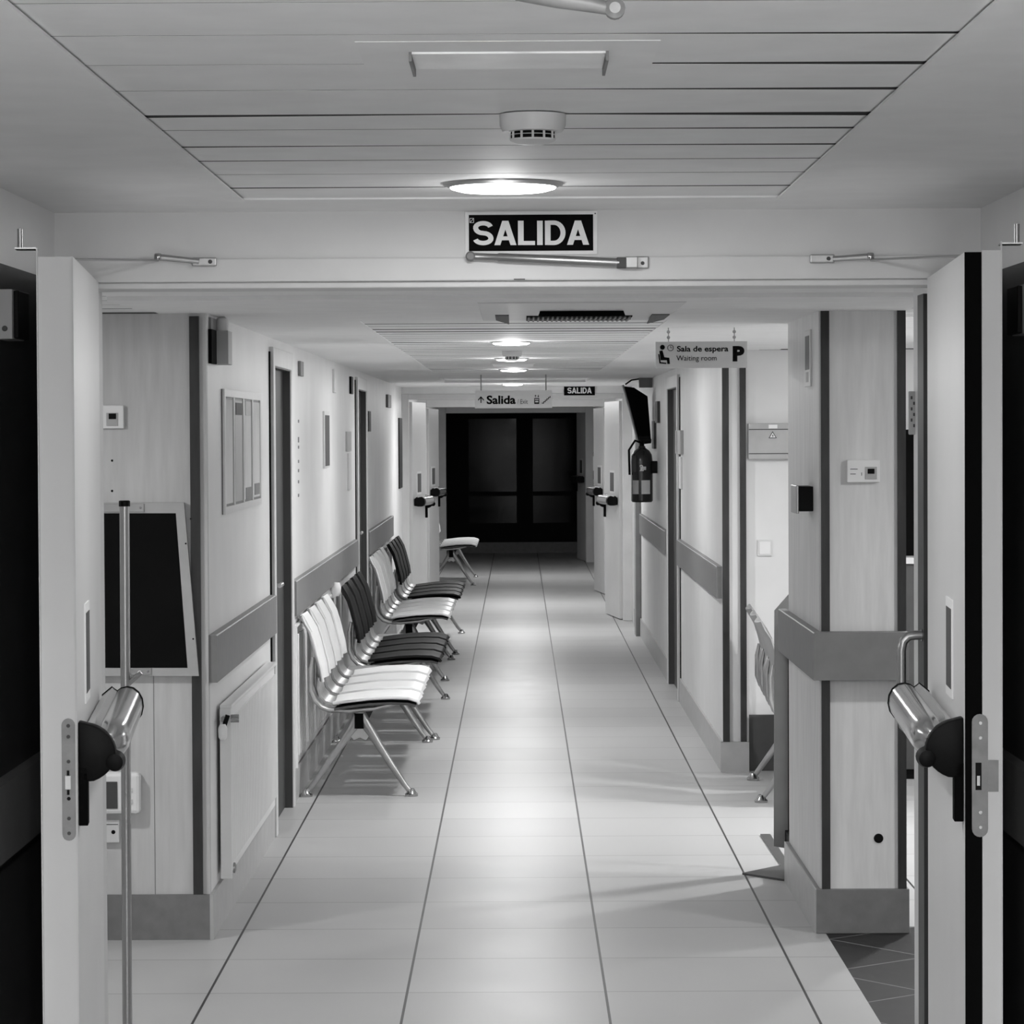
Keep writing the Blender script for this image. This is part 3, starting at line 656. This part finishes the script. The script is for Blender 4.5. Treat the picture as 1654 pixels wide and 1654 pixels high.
# tube pole standing in front
a = at(198, 812, y=8.4)
t = thing('pole', 'slim round metal pole with a black cap in front of the left pier', 'pole', (a.x+.001, 8.4, 0))
MB().cyl((0, 0, .01), (.004, 0, a.z-.006), .0135, n=20).build('tube', steel, t, smooth=True)
MB().lathe((.004, 0, a.z-.010), (0, 0, 1), [(0, .0155), (.014, .0155), (.016, .013)], 20).build('cap', black, t, smooth=True)
MB().lathe((0, 0, 0), (0, 0, 1), [(0, .05), (.006, .05), (.012, .02)], 24).build('foot', steel, t, smooth=True)
m = MB(); c = at(207, 1108, y=8.4); e = at(228, 1086, y=8.4)
m.tube([(c.x-t.location.x-.006, 0, c.z), (e.x-t.location.x, .0, e.z)], .007, 8); m.build('strut', steel, t, smooth=True)
def wall_box(name, label, cat, px, y, proud, m_, bev=.003, parts=(), group=None):
    x0, x1, z0, z1 = rect_on(*px, y)
    t = thing(name, label, cat, ((x0+x1)/2, y, (z0+z1)/2), 0, group)
    B(x0-t.location.x, x1-t.location.x, -proud, 0, z0-t.location.z, z1-t.location.z).build('body', m_, t, bevel=bev)
    for pn, pp, pr, pm in parts:
        a0, a1, b0, b1 = rect_on(*pp, y); B(a0-t.location.x, a1-t.location.x, -proud-pr, -proud+.001, b0-t.location.z, b1-t.location.z).build(pn, pm, t, bevel=min(.001, pr/3))
    return t
wall_box('thermostat', 'white square thermostat with small dark screen high on the left pier', 'thermostat', (128, 655, 201, 692), YP, .02, white, parts=(('bezel', (173, 667, 192, 688), .003, signg), ('screen', (177, 668, 189, 677), .005, black)))
wall_box('intercom', 'rounded white box with dark panel low on the left pier, behind the pole', 'intercom', (150, 1246, 229, 1312), YP, .05, white, .012, parts=(('panel', (160, 1260, 193, 1303), .004, darkg), ('key', (208, 1270, 217, 1277), .004, lightg), ('key', (208, 1288, 217, 1295), .004, lightg)))
wall_box('socket_plate', 'small light plate with black round hole below the white box', 'socket', (150, 1323, 194, 1360), YP, .02, lightg, parts=(('groove', (165, 1330, 192, 1331), .001, darkg),))
c = at(183, 1344, y=YP-.02); MB().lathe(c, (0, -1, 0), [(0, .007), (.001, .006)], 14).build('jack', black, None)
o = bpy.data.objects['jack']; par = [q for q in bpy.data.objects if q.name.startswith('socket_plate')][0]; o.data.transform(Matrix.Translation(-par.location)); o.parent = par
m = MB()
for px, py in ((181, 744), (181, 793)): m.lathe(at(px, py, y=YP-.0005), (0, -1, 0), [(0, .004), (.0008, .003)], 10)
st(m.build('wall_hole', black))
m = MB(); a = at(248, 1092, y=YP-.0004); m.box(a.x-.0012, a.x+.0012, YP-.0008, YP, .152, a.z); st(m.build('trim_joint', midg))

# ------------------------------------------------------------------ left wall objects
def on_left(px0, py0, px1, py1, x=XL):
    a = at(px0, py0, x=x); b = at(px1, py1, x=x); ztop = (a.z); zb = at(px0, py1, x=x).z
    return a.y, b.y, zb, ztop
def side_box(name, label, cat, side, px0, py0, px1, py1, proud, m_, parts=(), group=None, bev=.002):
    """box on a side wall: (px0, top, bottom) measured at its near edge"""
    s = -1 if side == 'left' else 1; x = XL if s < 0 else XR
    near, far = (px0, px1) if s < 0 else (px1, px0)
    a = at(near, py0, x=x); zb = at(near, py1, x=x).z; yf = at(far, py0, x=x).y
    t = thing(name, label, cat, (x, (a.y+yf)/2, (a.z+zb)/2), 0, group); hy = abs(yf-a.y)/2; hz_ = (a.z-zb)/2
    B(0, -s*proud, -hy, hy, -hz_, hz_).build('body', m_, t, bevel=bev)
    for pn, fy0, fy1, fz0, fz1, pr, pm in parts:
        B(-s*(proud-.001), -s*(proud+pr), -hy+2*hy*fy0, -hy+2*hy*fy1, -hz_+2*hz_*fz0, -hz_+2*hz_*fz1).build(pn, pm, t)
    return t
pts_ = []
for k in range(4):
    f0 = k*.25+.02; pts_.append(('sheet', f0+.02, f0+.20, .08, .92, .002, paper if k != 1 else signg))
pts_ += [('photo', .30, .46, .80, .90, .004, black), ('sheet_block', .56, .70, .08, .18, .004, midg), ('sheet_block', .81, .95, .10, .2, .004, midg), ('sheet_block', .56, .70, .80, .92, .004, signg)]
pts_ += [('divider', q-.012, q+.012, .06, .94, .005, lightg) for q in (.25, .5, .75)]
pts_ += [('frame_edge', 0, 1, 0, .06, .006, lightg), ('frame_edge', 0, 1, .94, 1, .006, lightg), ('frame_edge', 0, .03, .06, .94, .006, lightg), ('frame_edge', .97, 1, .06, .94, .006, lightg)]
side_box('notice_board', 'white-framed notice board of four paper columns on the left wall above the radiator', 'notice board', 'left', 357, 628, 417, 832, .006, midg, pts_)
t = thing('alarm_bell', 'grey box with white rounded top high on the left wall corner', 'alarm', (XL, 10.6, 1.99))
B(0, .052, 0, .14, -.055, .06).build('box', mat('alarm_grey', 175, .5), t, bevel=.002)
B(0, .012, -.17, -.0, -.055, .06).build('plate', blackm, t); B(0, .008, -.15, .2, .06, .10).build('back_plate', midg, t)  # black plate on the wall, mid-grey plate above the box
MB().lathe((.025, .06, .058), (0, 0, 1), [(0, .024), (.03, .024), (.045, .019), (.052, .008)], 20).build('dome', white, t, smooth=True)
# radiators
def radiator(label, y0, y1, z0, z1, x0, x1, valve=True, group='panel radiators on the left wall', pitch=.034):
    t = thing('radiator', label, 'radiator', (XL, (y0+y1)/2, z0), 0, group); h = (y1-y0)/2; H_ = z1-z0
    xa, xb = x0-XL, x1-XL
    m = MB(); m.box(xa, xb-.008, -h, h, 0.01, H_-.01); m.build('panel', enamel, t, bevel=.004)
    m = MB(); n = int(2*h/pitch)
    for k in range(n):
        y = -h+(k+.5)*2*h/n; m.prism([(xb-.008, y-pitch*.34, .05), (xb, y-pitch*.26, .05), (xb, y+pitch*.26, .05), (xb-.008, y+pitch*.34, .05)], (0, 0, H_-.10))
    m.build('panel_rib', enamel, t)
    B(xa-.002, xb+.004, -h, h, H_-.012, H_).build('top_grille', enamel, t, bevel=.003)
    B(xa-.002, xb+.001, -h-.003, -h+.012, 0, H_-.012).build('side_cover', enamel, t, bevel=.002)
    for y in (-h*.7, h*.7): B(.002, xa, y-.02, y+.02, H_*.3, H_*.6).build('mount', midg, t)
    if valve:
        v = MB(); v.cyl((xb-.02, -h+.005, H_-.045), (xb-.02, -h-.05, H_-.045), .011); v.cyl((xb+.002, -h-.02, H_-.045), (xb+.03, -h-.02, H_-.045), .014)
        vv = v.build('valve', chrome, t, smooth=True)
        MB().lathe((xb-.022, -h-.06, H_-.115), (0, 0, 1), [(0, .009), (.01, .015), (.04, .016), (.055, .010)], 14).build('valve_knob', white, vv, smooth=True)
        MB().cyl((xb-.025, -h-.055, H_-.09), (xb-.005, -h-.055, H_-.03), .008).build('valve_stem', black, vv)
        MB().lathe((xb-.0, -h+.06, .03), (1, 0, 0), [(0, .018), (.006, .018), (.010, .010)], 18).build('drain_plug', steel, t, smooth=True)
    return t
radiator('white panel radiator below the notice board', 10.62, 12.62, .165, .765, -1.030, -.994)
radiator('white ribbed radiator behind the nearest bench', 14.25, 16.9, .15, .815, -1.040, -1.026, False, pitch=.10)
radiator('white ribbed radiator behind the second white bench', 21.2, 24.6, .15, .815, -1.040, -1.026, False, pitch=.10)
MB().lathe((XL+.035, 17.0, .80), (0, 0, 1), [(0, .015), (.02, .028), (.05, .03), (.075, .02)], 16).build('radiator_valve', white, None, smooth=True)
tag(bpy.data.objects['radiator_valve'], 'white radiator valve knob on the wall between white and black benches', 'valve')

side_box('wall_plate', 'small grey plate beside the top of the nearest left door', 'plate', 'left', 481, 583, 486, 607, .014, midg)
side_box('picture', 'narrow dark framed picture on the left wall between the two doors', 'picture', 'left', 521, 664, 529, 756, .010, lightg, (('print', .12, .95, .03, .93, .002, darkg),))
side_box('wall_strip', 'thin pale vertical strip high on the left wall past the picture', 'strip', 'left', 537, 596, 540, 634, .012, lightg)
side_box('alarm_plate', 'small black plate at the top corner of the second left door', 'plate', 'left', 564, 608, 567, 636, .014, black)
side_box('room_sign', 'grey room number plate before the second left door', 'sign', 'left', 558, 697, 565, 729, .01, signg)
side_box('notice', 'tall pale notice under the plate before the second left door', 'notice', 'left', 561, 732, 565, 792, .01, paper)
side_box('picture', 'thin dark picture just past the second left door', 'picture', 'left', 594, 664, 597, 697, .010, darkg)
side_box('wall_speaker', 'small grey box high on the left wall past the second door', 'box', 'left', 623, 637, 628, 658, .02, midg)
side_box('poster', 'tall black poster at the end of the left wall', 'poster', 'left', 643, 675, 648, 790, .01, black)
m = MB()
for py in (680, 708, 712, 722, 745, 760, 778, 800):
    a = at(481.5, py, x=XL+.001); m.box(XL, XL+.0015, a.y, a.y+.07, a.z-.008, a.z+.006)
o = m.build('wall_sticker', midg); tag(o, 'vertical row of small grey stuck letters beside the nearest left door', 'sticker')

# ------------------------------------------------------------------ right side objects
YR = 10.43
wall_box('thermostat', 'white thermostat box with dark display on the right pillar front', 'thermostat', (1367, 743, 1420, 779), YR, .025, white, parts=(('bezel', (1396, 754, 1415, 774), .003, signg), ('screen', (1400, 757, 1411, 765), .005, black), ('mark', (1372, 757, 1384, 758), .001, darkg), ('mark', (1372, 765, 1381, 766), .001, darkg), ('mark', (1390, 763, 1391, 768), .001, darkg)))
c = at(1419, 1354, y=YR); t = MB().lathe(c, (0, -1, 0), [(0, .016), (.003, .016), (.004, .013)], 24).build('round_cap', black); tag(t, 'small round black cap low on the right pillar front', 'cap')
side_box('notice', 'small framed notice high on the corridor face of the right pillar', 'notice', 'right', 1302, 532, 1311, 624, .006, lightg, (('print', .15, .85, .3, .9, .001, midg), ('print_line', .3, .7, .08, .26, .001, signg)))
t = thing('hand_rest', 'black block with chrome face on the corridor side of the right pillar', 'dispenser')
a = at(1310, 785, x=XR); zb = at(1310, 825, x=XR).z
B(XR-.05, XR, a.y-.08, a.y+.10, zb, a.z).build('body', black, t, bevel=.003)
B(XR-.060, XR-.05, a.y-.09, a.y+.11, zb-.008, a.z+.004).build('front', steel, t, bevel=.003)
rehome(t, (XR, a.y, zb))
# waiting room back wall
YW = 15.44
t = wall_box('fuse_box', 'grey electrical cabinet with warning triangle on the waiting room wall', 'electrical cabinet', (1207, 684, 1300, 741), YW, .06, mat('fusebox_grey', 178, .5), parts=(('label', (1240, 686, 1254, 692), .001, signw), ('seam', (1208, 693, 1300, 694), .001, darkg), ('seam', (1208, 732, 1300, 733), .001, darkg)))
def tri(px, py, r, y, m_, d):
    c = at(px, py, y=y); return [(c.x+r*math.sin(a)-t.location.x, y-t.location.y-d, c.z+r*math.cos(a)-t.location.z) for a in (0, 2.094, 4.189)]
MB().prism(tri(1248, 704, .023, YW-.06, ink, 0), (0, -.001, 0)).build('warning_triangle', ink, t)
MB().prism(tri(1248, 704, .017, YW-.06, ink, .001), (0, -.001, 0)).build('warning_triangle', signw, t)
c = at(1248, 704, y=YW-.06); cx, cz = c.x-t.location.x, c.z-t.location.z
MB().prism([(cx+.003, -.063, cz+.010), (cx-.004, -.063, cz-.001), (cx, -.063, cz-.001), (cx-.002, -.063, cz-.009), (cx+.005, -.063, cz+.002), (cx+.001, -.063, cz+.002)], (0, -.001, 0)).build('warning_bolt', ink, t)
wall_box('light_switch', 'white square light switch on the waiting room wall', 'switch', (1223, 872, 1247, 898), YW, .012, lightg, parts=(('rocker', (1226, 875, 1244, 895), .004, white),))
t = thing('cabinet', 'dark cabinet glimpsed in the waiting room, right of the pillar', 'cabinet', (2.25, 15.2, 0))
B(-.4, .4, -.2, .2, .05, 1.05).build('body', darkg, t, bevel=.003); B(-.42, .42, -.22, .2, 1.05, 1.08).build('top', lightg, t); B(-.4, .4, 0, .2, 1.08, 1.70).build('upper_panel', blackm, t)
B(-.38, .38, -.17, .17, 0, .05).build('plinth', black, t); B(-.02, -.005, -.215, -.2, .5, .7).build('handle', steel, t)
# sign stand behind the pillar
t = thing('sign_stand', 'tall grey sign stand with slanted top, behind the right pillar', 'sign stand')
ys_ = 11.9
q = [at(x, y, y=ys_) for x, y in ((1251, 986), (1300, 930), (1300, 1000), (1276, 1000), (1274, 1371), (1250, 1367))]
MB().prism(q, (0, .012, 0)).build('panel', mat('stand_grey', 130, .5), t)
q = [at(x, y, y=ys_-.03) for x, y in ((1274, 998), (1289, 998), (1289, 1375), (1274, 1371))]
pn = MB().prism(q, (0, .03, 0)).build('post', blackm, t)
MB().lathe(at(1285, 1162, y=ys_-.03), (0, -1, 0), [(0, .006), (.002, .005)], 12).build('screw', chrome, pn)
a, b_ = at(1283, 1426, z=.0), at(1199, 1413, z=.0); e = at(1262, 1400, z=.0); f_ = at(1228, 1350, z=.0)
m = MB(); m.prism([(a.x, a.y, 0), (b_.x, b_.y, 0), (e.x, e.y, 0), (f_.x, f_.y, 0), (a.x+.02, f_.y, 0), (a.x+.02, a.y, 0)], (0, 0, .008)); m.build('base_plate', mat('stand_base', 75, .4), t)
B(at(1279, 1380, y=a.y).x, at(1284, 1380, y=a.y).x, a.y, a.y+.3, .008, .16).build('foot_post', black, t)
rehome(t, (1.06, 11.9, 0))
# pull handle on the dark post
t = thing('pull_handle', 'bent metal tube handle on the dark post by the right leaf', 'handle')
Yh = 8.25
def q_(x, y): return at(x, y, y=Yh)
path = [q_(1492, 1026), q_(1478, 1026), q_(1467, 1028), q_(1459, 1036), q_(1456, 1050), q_(1456, 1090), q_(1456, 1160), q_(1459, 1172), q_(1467, 1180), q_(1478, 1182), q_(1492, 1182)]
MB().tube(path, .0125, 14).build('tube', steel, t, smooth=True)
for y in (1026, 1182): MB().lathe(q_(1488, y), (1, 0, 0), [(0, .0165), (.006, .0165)], 18).build('flange', chrome, t, smooth=True)
rehome(t, tuple(q_(1492, 1100)))
wall_box('sign_plate', 'small grey lettered plate beside the dark post, right of the pillar', 'sign', (1467, 632, 1481, 702), 8.62-.02, .012, signg, parts=tuple(('mark', (1470+4*(k % 2), 640+9*k, 1473+4*(k % 2), 645+9*k), .001, darkg) for k in range(6)))
# extinguisher on the right wall
t = thing('fire_extinguisher', 'dark fire extinguisher hung on the right corridor wall', 'fire extinguisher')
Ye = 22.6; c = at(1037, 811, y=Ye); top = at(1037, 720, y=Ye); r = .079
cx = c.x
MB().lathe((cx, Ye, c.z), (0, 0, 1), [(0, r*.9), (.01, r), (.30, r), (.345, r*.93), (.375, r*.7), (.395, r*.35), (.41, r*.3)], 28).build('cylinder', extm, t, smooth=True)
for z0, z1, a0, a1, mm in ((.06, .16, -150, -110, signg), (.06, .16, -95, -45, paper), (.22, .34, -160, -125, darkg), (.235, .26, -100, -70, paper)):
    m = MB(); R_ = r+.0015; n_ = 6; aa = [math.radians(a0+(a1-a0)*i/n_) for i in range(n_+1)]
    m.prism([(cx+R_*math.cos(a), Ye+R_*math.sin(a), c.z+z0) for a in aa]+[(cx+(R_-.004)*math.cos(a), Ye+(R_-.004)*math.sin(a), c.z+z0) for a in aa[::-1]], (0, 0, z1-z0)); m.build('label_band', mm, t)
text('2', cx-.005, c.z+.25, .03, .045, Ye-r-.004, signw, t, off=.02)
m = MB(); m.cyl((cx, Ye, c.z+.40), (cx, Ye, c.z+.45), .018); m.box(cx-.02, cx+.07, Ye-.012, Ye+.012, c.z+.44, c.z+.46); m.box(cx-.02, cx+.06, Ye-.010, Ye+.010, c.z+.465, c.z+.48); m.build('valve', black, t)
m = MB(); m.tube([(cx, Ye-.01, c.z+.43), (cx-.05, Ye-.03, c.z+.45), (cx-.095, Ye-.03, c.z+.38), (cx-.09, Ye-.02, c.z+.2)], .009, 8); m.build('hose', black, t, smooth=True)
B(cx+r-.01, XR, Ye-.03, Ye+.03, c.z+.21, c.z+.30).build('wall_bracket', black, t, bevel=.003)
rehome(t, (cx, Ye, c.z))
# dark tapered hanging cover above it
t = thing('hanging_hood', 'dark tapered hood with a pale edge hanging above the extinguisher', 'hood')
Yq = 23.4
q = [at(x, y, y=Yq) for x, y in ((1008, 624), (1024, 626), (1046, 640), (1052, 716), (1034, 718), (1028, 700))]
MB().prism(q, (0, .06, 0)).build('body', blackm, t, bevel=.004)
m = MB(); m.tube([at(1006, 622, y=Yq), at(1018, 665, y=Yq), at(1031, 716, y=Yq)], .009, 8); m.build('edge_rod', steel, t, smooth=True)
q0 = at(1032, 608, y=Yq); q1 = at(1050, 626, y=Yq); B(q0.x, XR, Yq-.03, Yq+.05, q1.z, q0.z).build('wall_bracket', midg, t, bevel=.003)
m = MB(); m.tube([at(1032, 612, y=Yq), at(1020, 614, y=Yq), at(1010, 621, y=Yq)], .006, 8); m.build('cord', black, t, smooth=True)
rehome(t, (XR, Yq, 2.0))
t = thing('fire_extinguisher', 'small far extinguisher at the right beyond the far door leaves', 'fire extinguisher', (.885, 34.5, 1.16))
MB().lathe((0, 0, 0), (0, 0, 1), [(0, .05), (.01, .055), (.30, .055), (.36, .03), (.42, .015)], 18).build('cylinder', extm, t, smooth=True)
MB().lathe((0, 0, .10), (0, 0, 1), [(0, .0565), (.16, .0565)], 18).build('label_band', paper, t)
B(.04, .115, -.02, .02, .2, .26).build('wall_bracket', black, t)
side_box('room_sign', 'grey plate beside the right corridor door', 'sign', 'right', 1096, 695, 1104, 734, .02, signg)
side_box('notice', 'tall pale notice below the plate beside the right door', 'notice', 'right', 1098, 738, 1102, 790, .01, paper)
side_box('picture', 'dark strip picture on the right wall past the door', 'picture', 'right', 1062, 648, 1066, 683, .02, darkg)
side_box('picture', 'slim dark panel on the right wall behind the extinguisher', 'picture', 'right', 1057, 680, 1060, 725, .02, darkg)

# ------------------------------------------------------------------ hanging signs
Yh = 12.05
x0, x1, z0, z1 = rect_on(1059, 552, 1207, 594, Yh)
t = thing('hanging_sign', 'grey hanging sign reading Sala de espera / Waiting room / P', 'sign', ((x0+x1)/2, Yh, z1))
w_, h_ = (x1-x0)/2, z1-z0
B(-w_, w_, 0, .012, -h_, 0).build('panel', mat('sign_panel_grey', 196, .5, noise=.01), t, bevel=.001)
for fx in (-.36, .36):
    m = MB(); n_ = 5; ln = CZ-z1
    for k in range(n_):
        zz = ln*(k+.5)/n_; m.lathe((2*w_*fx, .006, zz), (0, 1, 0) if k % 2 else (1, 0, 0), [(-.0015, ln/n_*.62), (.0015, ln/n_*.62)], 10)
    m.build('chain', steel, t)
pxm = (x1-x0)/148
def lx(p): return (p-1133)*pxm
def lz(p): return -(p-552)*pxm
text('Sala de espera', lx(1135), lz(565), 83*pxm, 12*pxm, -.001, ink, t, off=.022)
text('Waiting room', lx(1125), lz(580), 65*pxm, 11*pxm, -.001, ink, t, off=0)
text('P', lx(1193), lz(572), 19*pxm, 25*pxm, -.001, ink, t, off=.06)
m = MB()
m.lathe((lx(1070), 0, lz(561)), (0, -1, 0), [(0, 4*pxm), (.001, 4*pxm)], 16)
m.prism([(lx(1065), -.001, lz(567)), (lx(1070), -.001, lz(566)), (lx(1073), -.001, lz(577)), (lx(1081), -.001, lz(578)), (lx(1082), -.001, lz(588)), (lx(1078), -.001, lz(588)), (lx(1077), -.001, lz(582)), (lx(1067), -.001, lz(582))], (0, .001, 0))
m.prism([(lx(1063), -.001, lz(572)), (lx(1065), -.001, lz(572)), (lx(1067), -.001, lz(585)), (lx(1076), -.001, lz(586)), (lx(1076), -.001, lz(588)), (lx(1065), -.001, lz(587))], (0, .001, 0))
m.build('seated_figure_icon', ink, t)
m = MB(); cx_, cz_ = lx(1083), lz(562)
m.rings([[(cx_+rr*math.cos(a), yy_, cz_+rr*math.sin(a)) for a in [2*math.pi*i/20 for i in range(20)]] for rr, yy_ in ((5.2*pxm, 0), (5.2*pxm, -.001), (4.3*pxm, -.001), (4.3*pxm, 0))], cap=False)
m.box(cx_-.4*pxm, cx_+.4*pxm, -.001, 0, cz_, cz_+3.4*pxm); m.box(cx_, cx_+2.6*pxm, -.001, 0, cz_-.4*pxm, cz_+.4*pxm); m.build('clock_icon', ink, t)
Yh = 21.8
x0, x1, z0, z1 = rect_on(767, 631, 892, 659, Yh)
t = thing('hanging_sign', 'pale hanging sign reading Salida / Exit with arrow, lift and stairs', 'sign', ((x0+x1)/2, Yh, z1))
w_, h_ = (x1-x0)/2, z1-z0; pxm = (x1-x0)/125
B(-w_, w_, 0, .015, -h_, 0).build('panel', signw, t, bevel=.001)
for fx in (-.42, .42): MB().cyl((2*w_*fx, .007, -.003), (2*w_*fx, .007, CZ-z1), .004, n=8).build('hanger', steel, t)
def lx(p): return (p-829.5)*pxm
def lz(p): return -(p-631)*pxm
text('Salida', lx(809.5), lz(646), 47*pxm, 14*pxm, -.002, ink, t, off=.03)
text('/ Exit', lx(844), lz(649), 17*pxm, 7.5*pxm, -.002, inkg, t, off=0)
m = MB(); m.box(lx(776), lx(777.6), -.002, 0, lz(651), lz(641)); m.prism([(lx(772), -.002, lz(645.5)), (lx(776.8), -.002, lz(640)), (lx(781.6), -.002, lz(645.5)), (lx(781.6), -.002, lz(647.5)), (lx(776.8), -.002, lz(642.6)), (lx(772), -.002, lz(647.5))], (0, .002, 0)); m.build('arrow', ink, t)
m = MB(); m.box(lx(863), lx(871), -.002, 0, lz(653), lz(643.5)); m.build('lift_icon', ink, t)
m = MB(); m.box(lx(864), lx(870), -.003, -.002, lz(646.5), lz(645)); m.box(lx(864.5), lx(869.5), -.003, -.002, lz(650.5), lz(648)); m.build('lift_detail', signw, t)
m = MB()
for xx, up in ((865, 1), (869.5, -1)):
    zc_ = lz(640.2); m.prism([(lx(xx-1.6), -.002, zc_), (lx(xx+1.6), -.002, zc_), (lx(xx), -.002, zc_+up*2*pxm)], (0, .002, 0)); m.box(lx(xx-.4), lx(xx+.4), -.002, 0, zc_-2*pxm, zc_+2*pxm)
m.build('lift_arrow', ink, t)
m = MB()
for k in range(5): m.box(lx(875+k*2.6), lx(875+k*2.6+3.4), -.002, 0, lz(652.4-k*2.3), lz(652.4-k*2.3)+1.3*pxm); m.box(lx(877.6+k*2.6), lx(877.6+k*2.6+1.2), -.002, 0, lz(652.4-k*2.3), lz(652.4-k*2.3)+3*pxm)
m.build('stairs_icon', ink, t)
x0, x1, z0, z1 = rect_on(911, 623, 961, 638.5, 27.7)
t = thing('exit_sign', 'small black SALIDA exit sign on the far beam, right of the hanging sign', 'sign', ((x0+x1)/2, 27.71, (z0+z1)/2))
w_, h_ = (x1-x0)/2, (z1-z0)/2
B(-w_, w_, -.012, 0, -h_, h_).build('face', ink, t); block_word('SALIDA', 0, 0, 2*w_*.78, h_*1.2, -.014, signw, t, st_=.22)
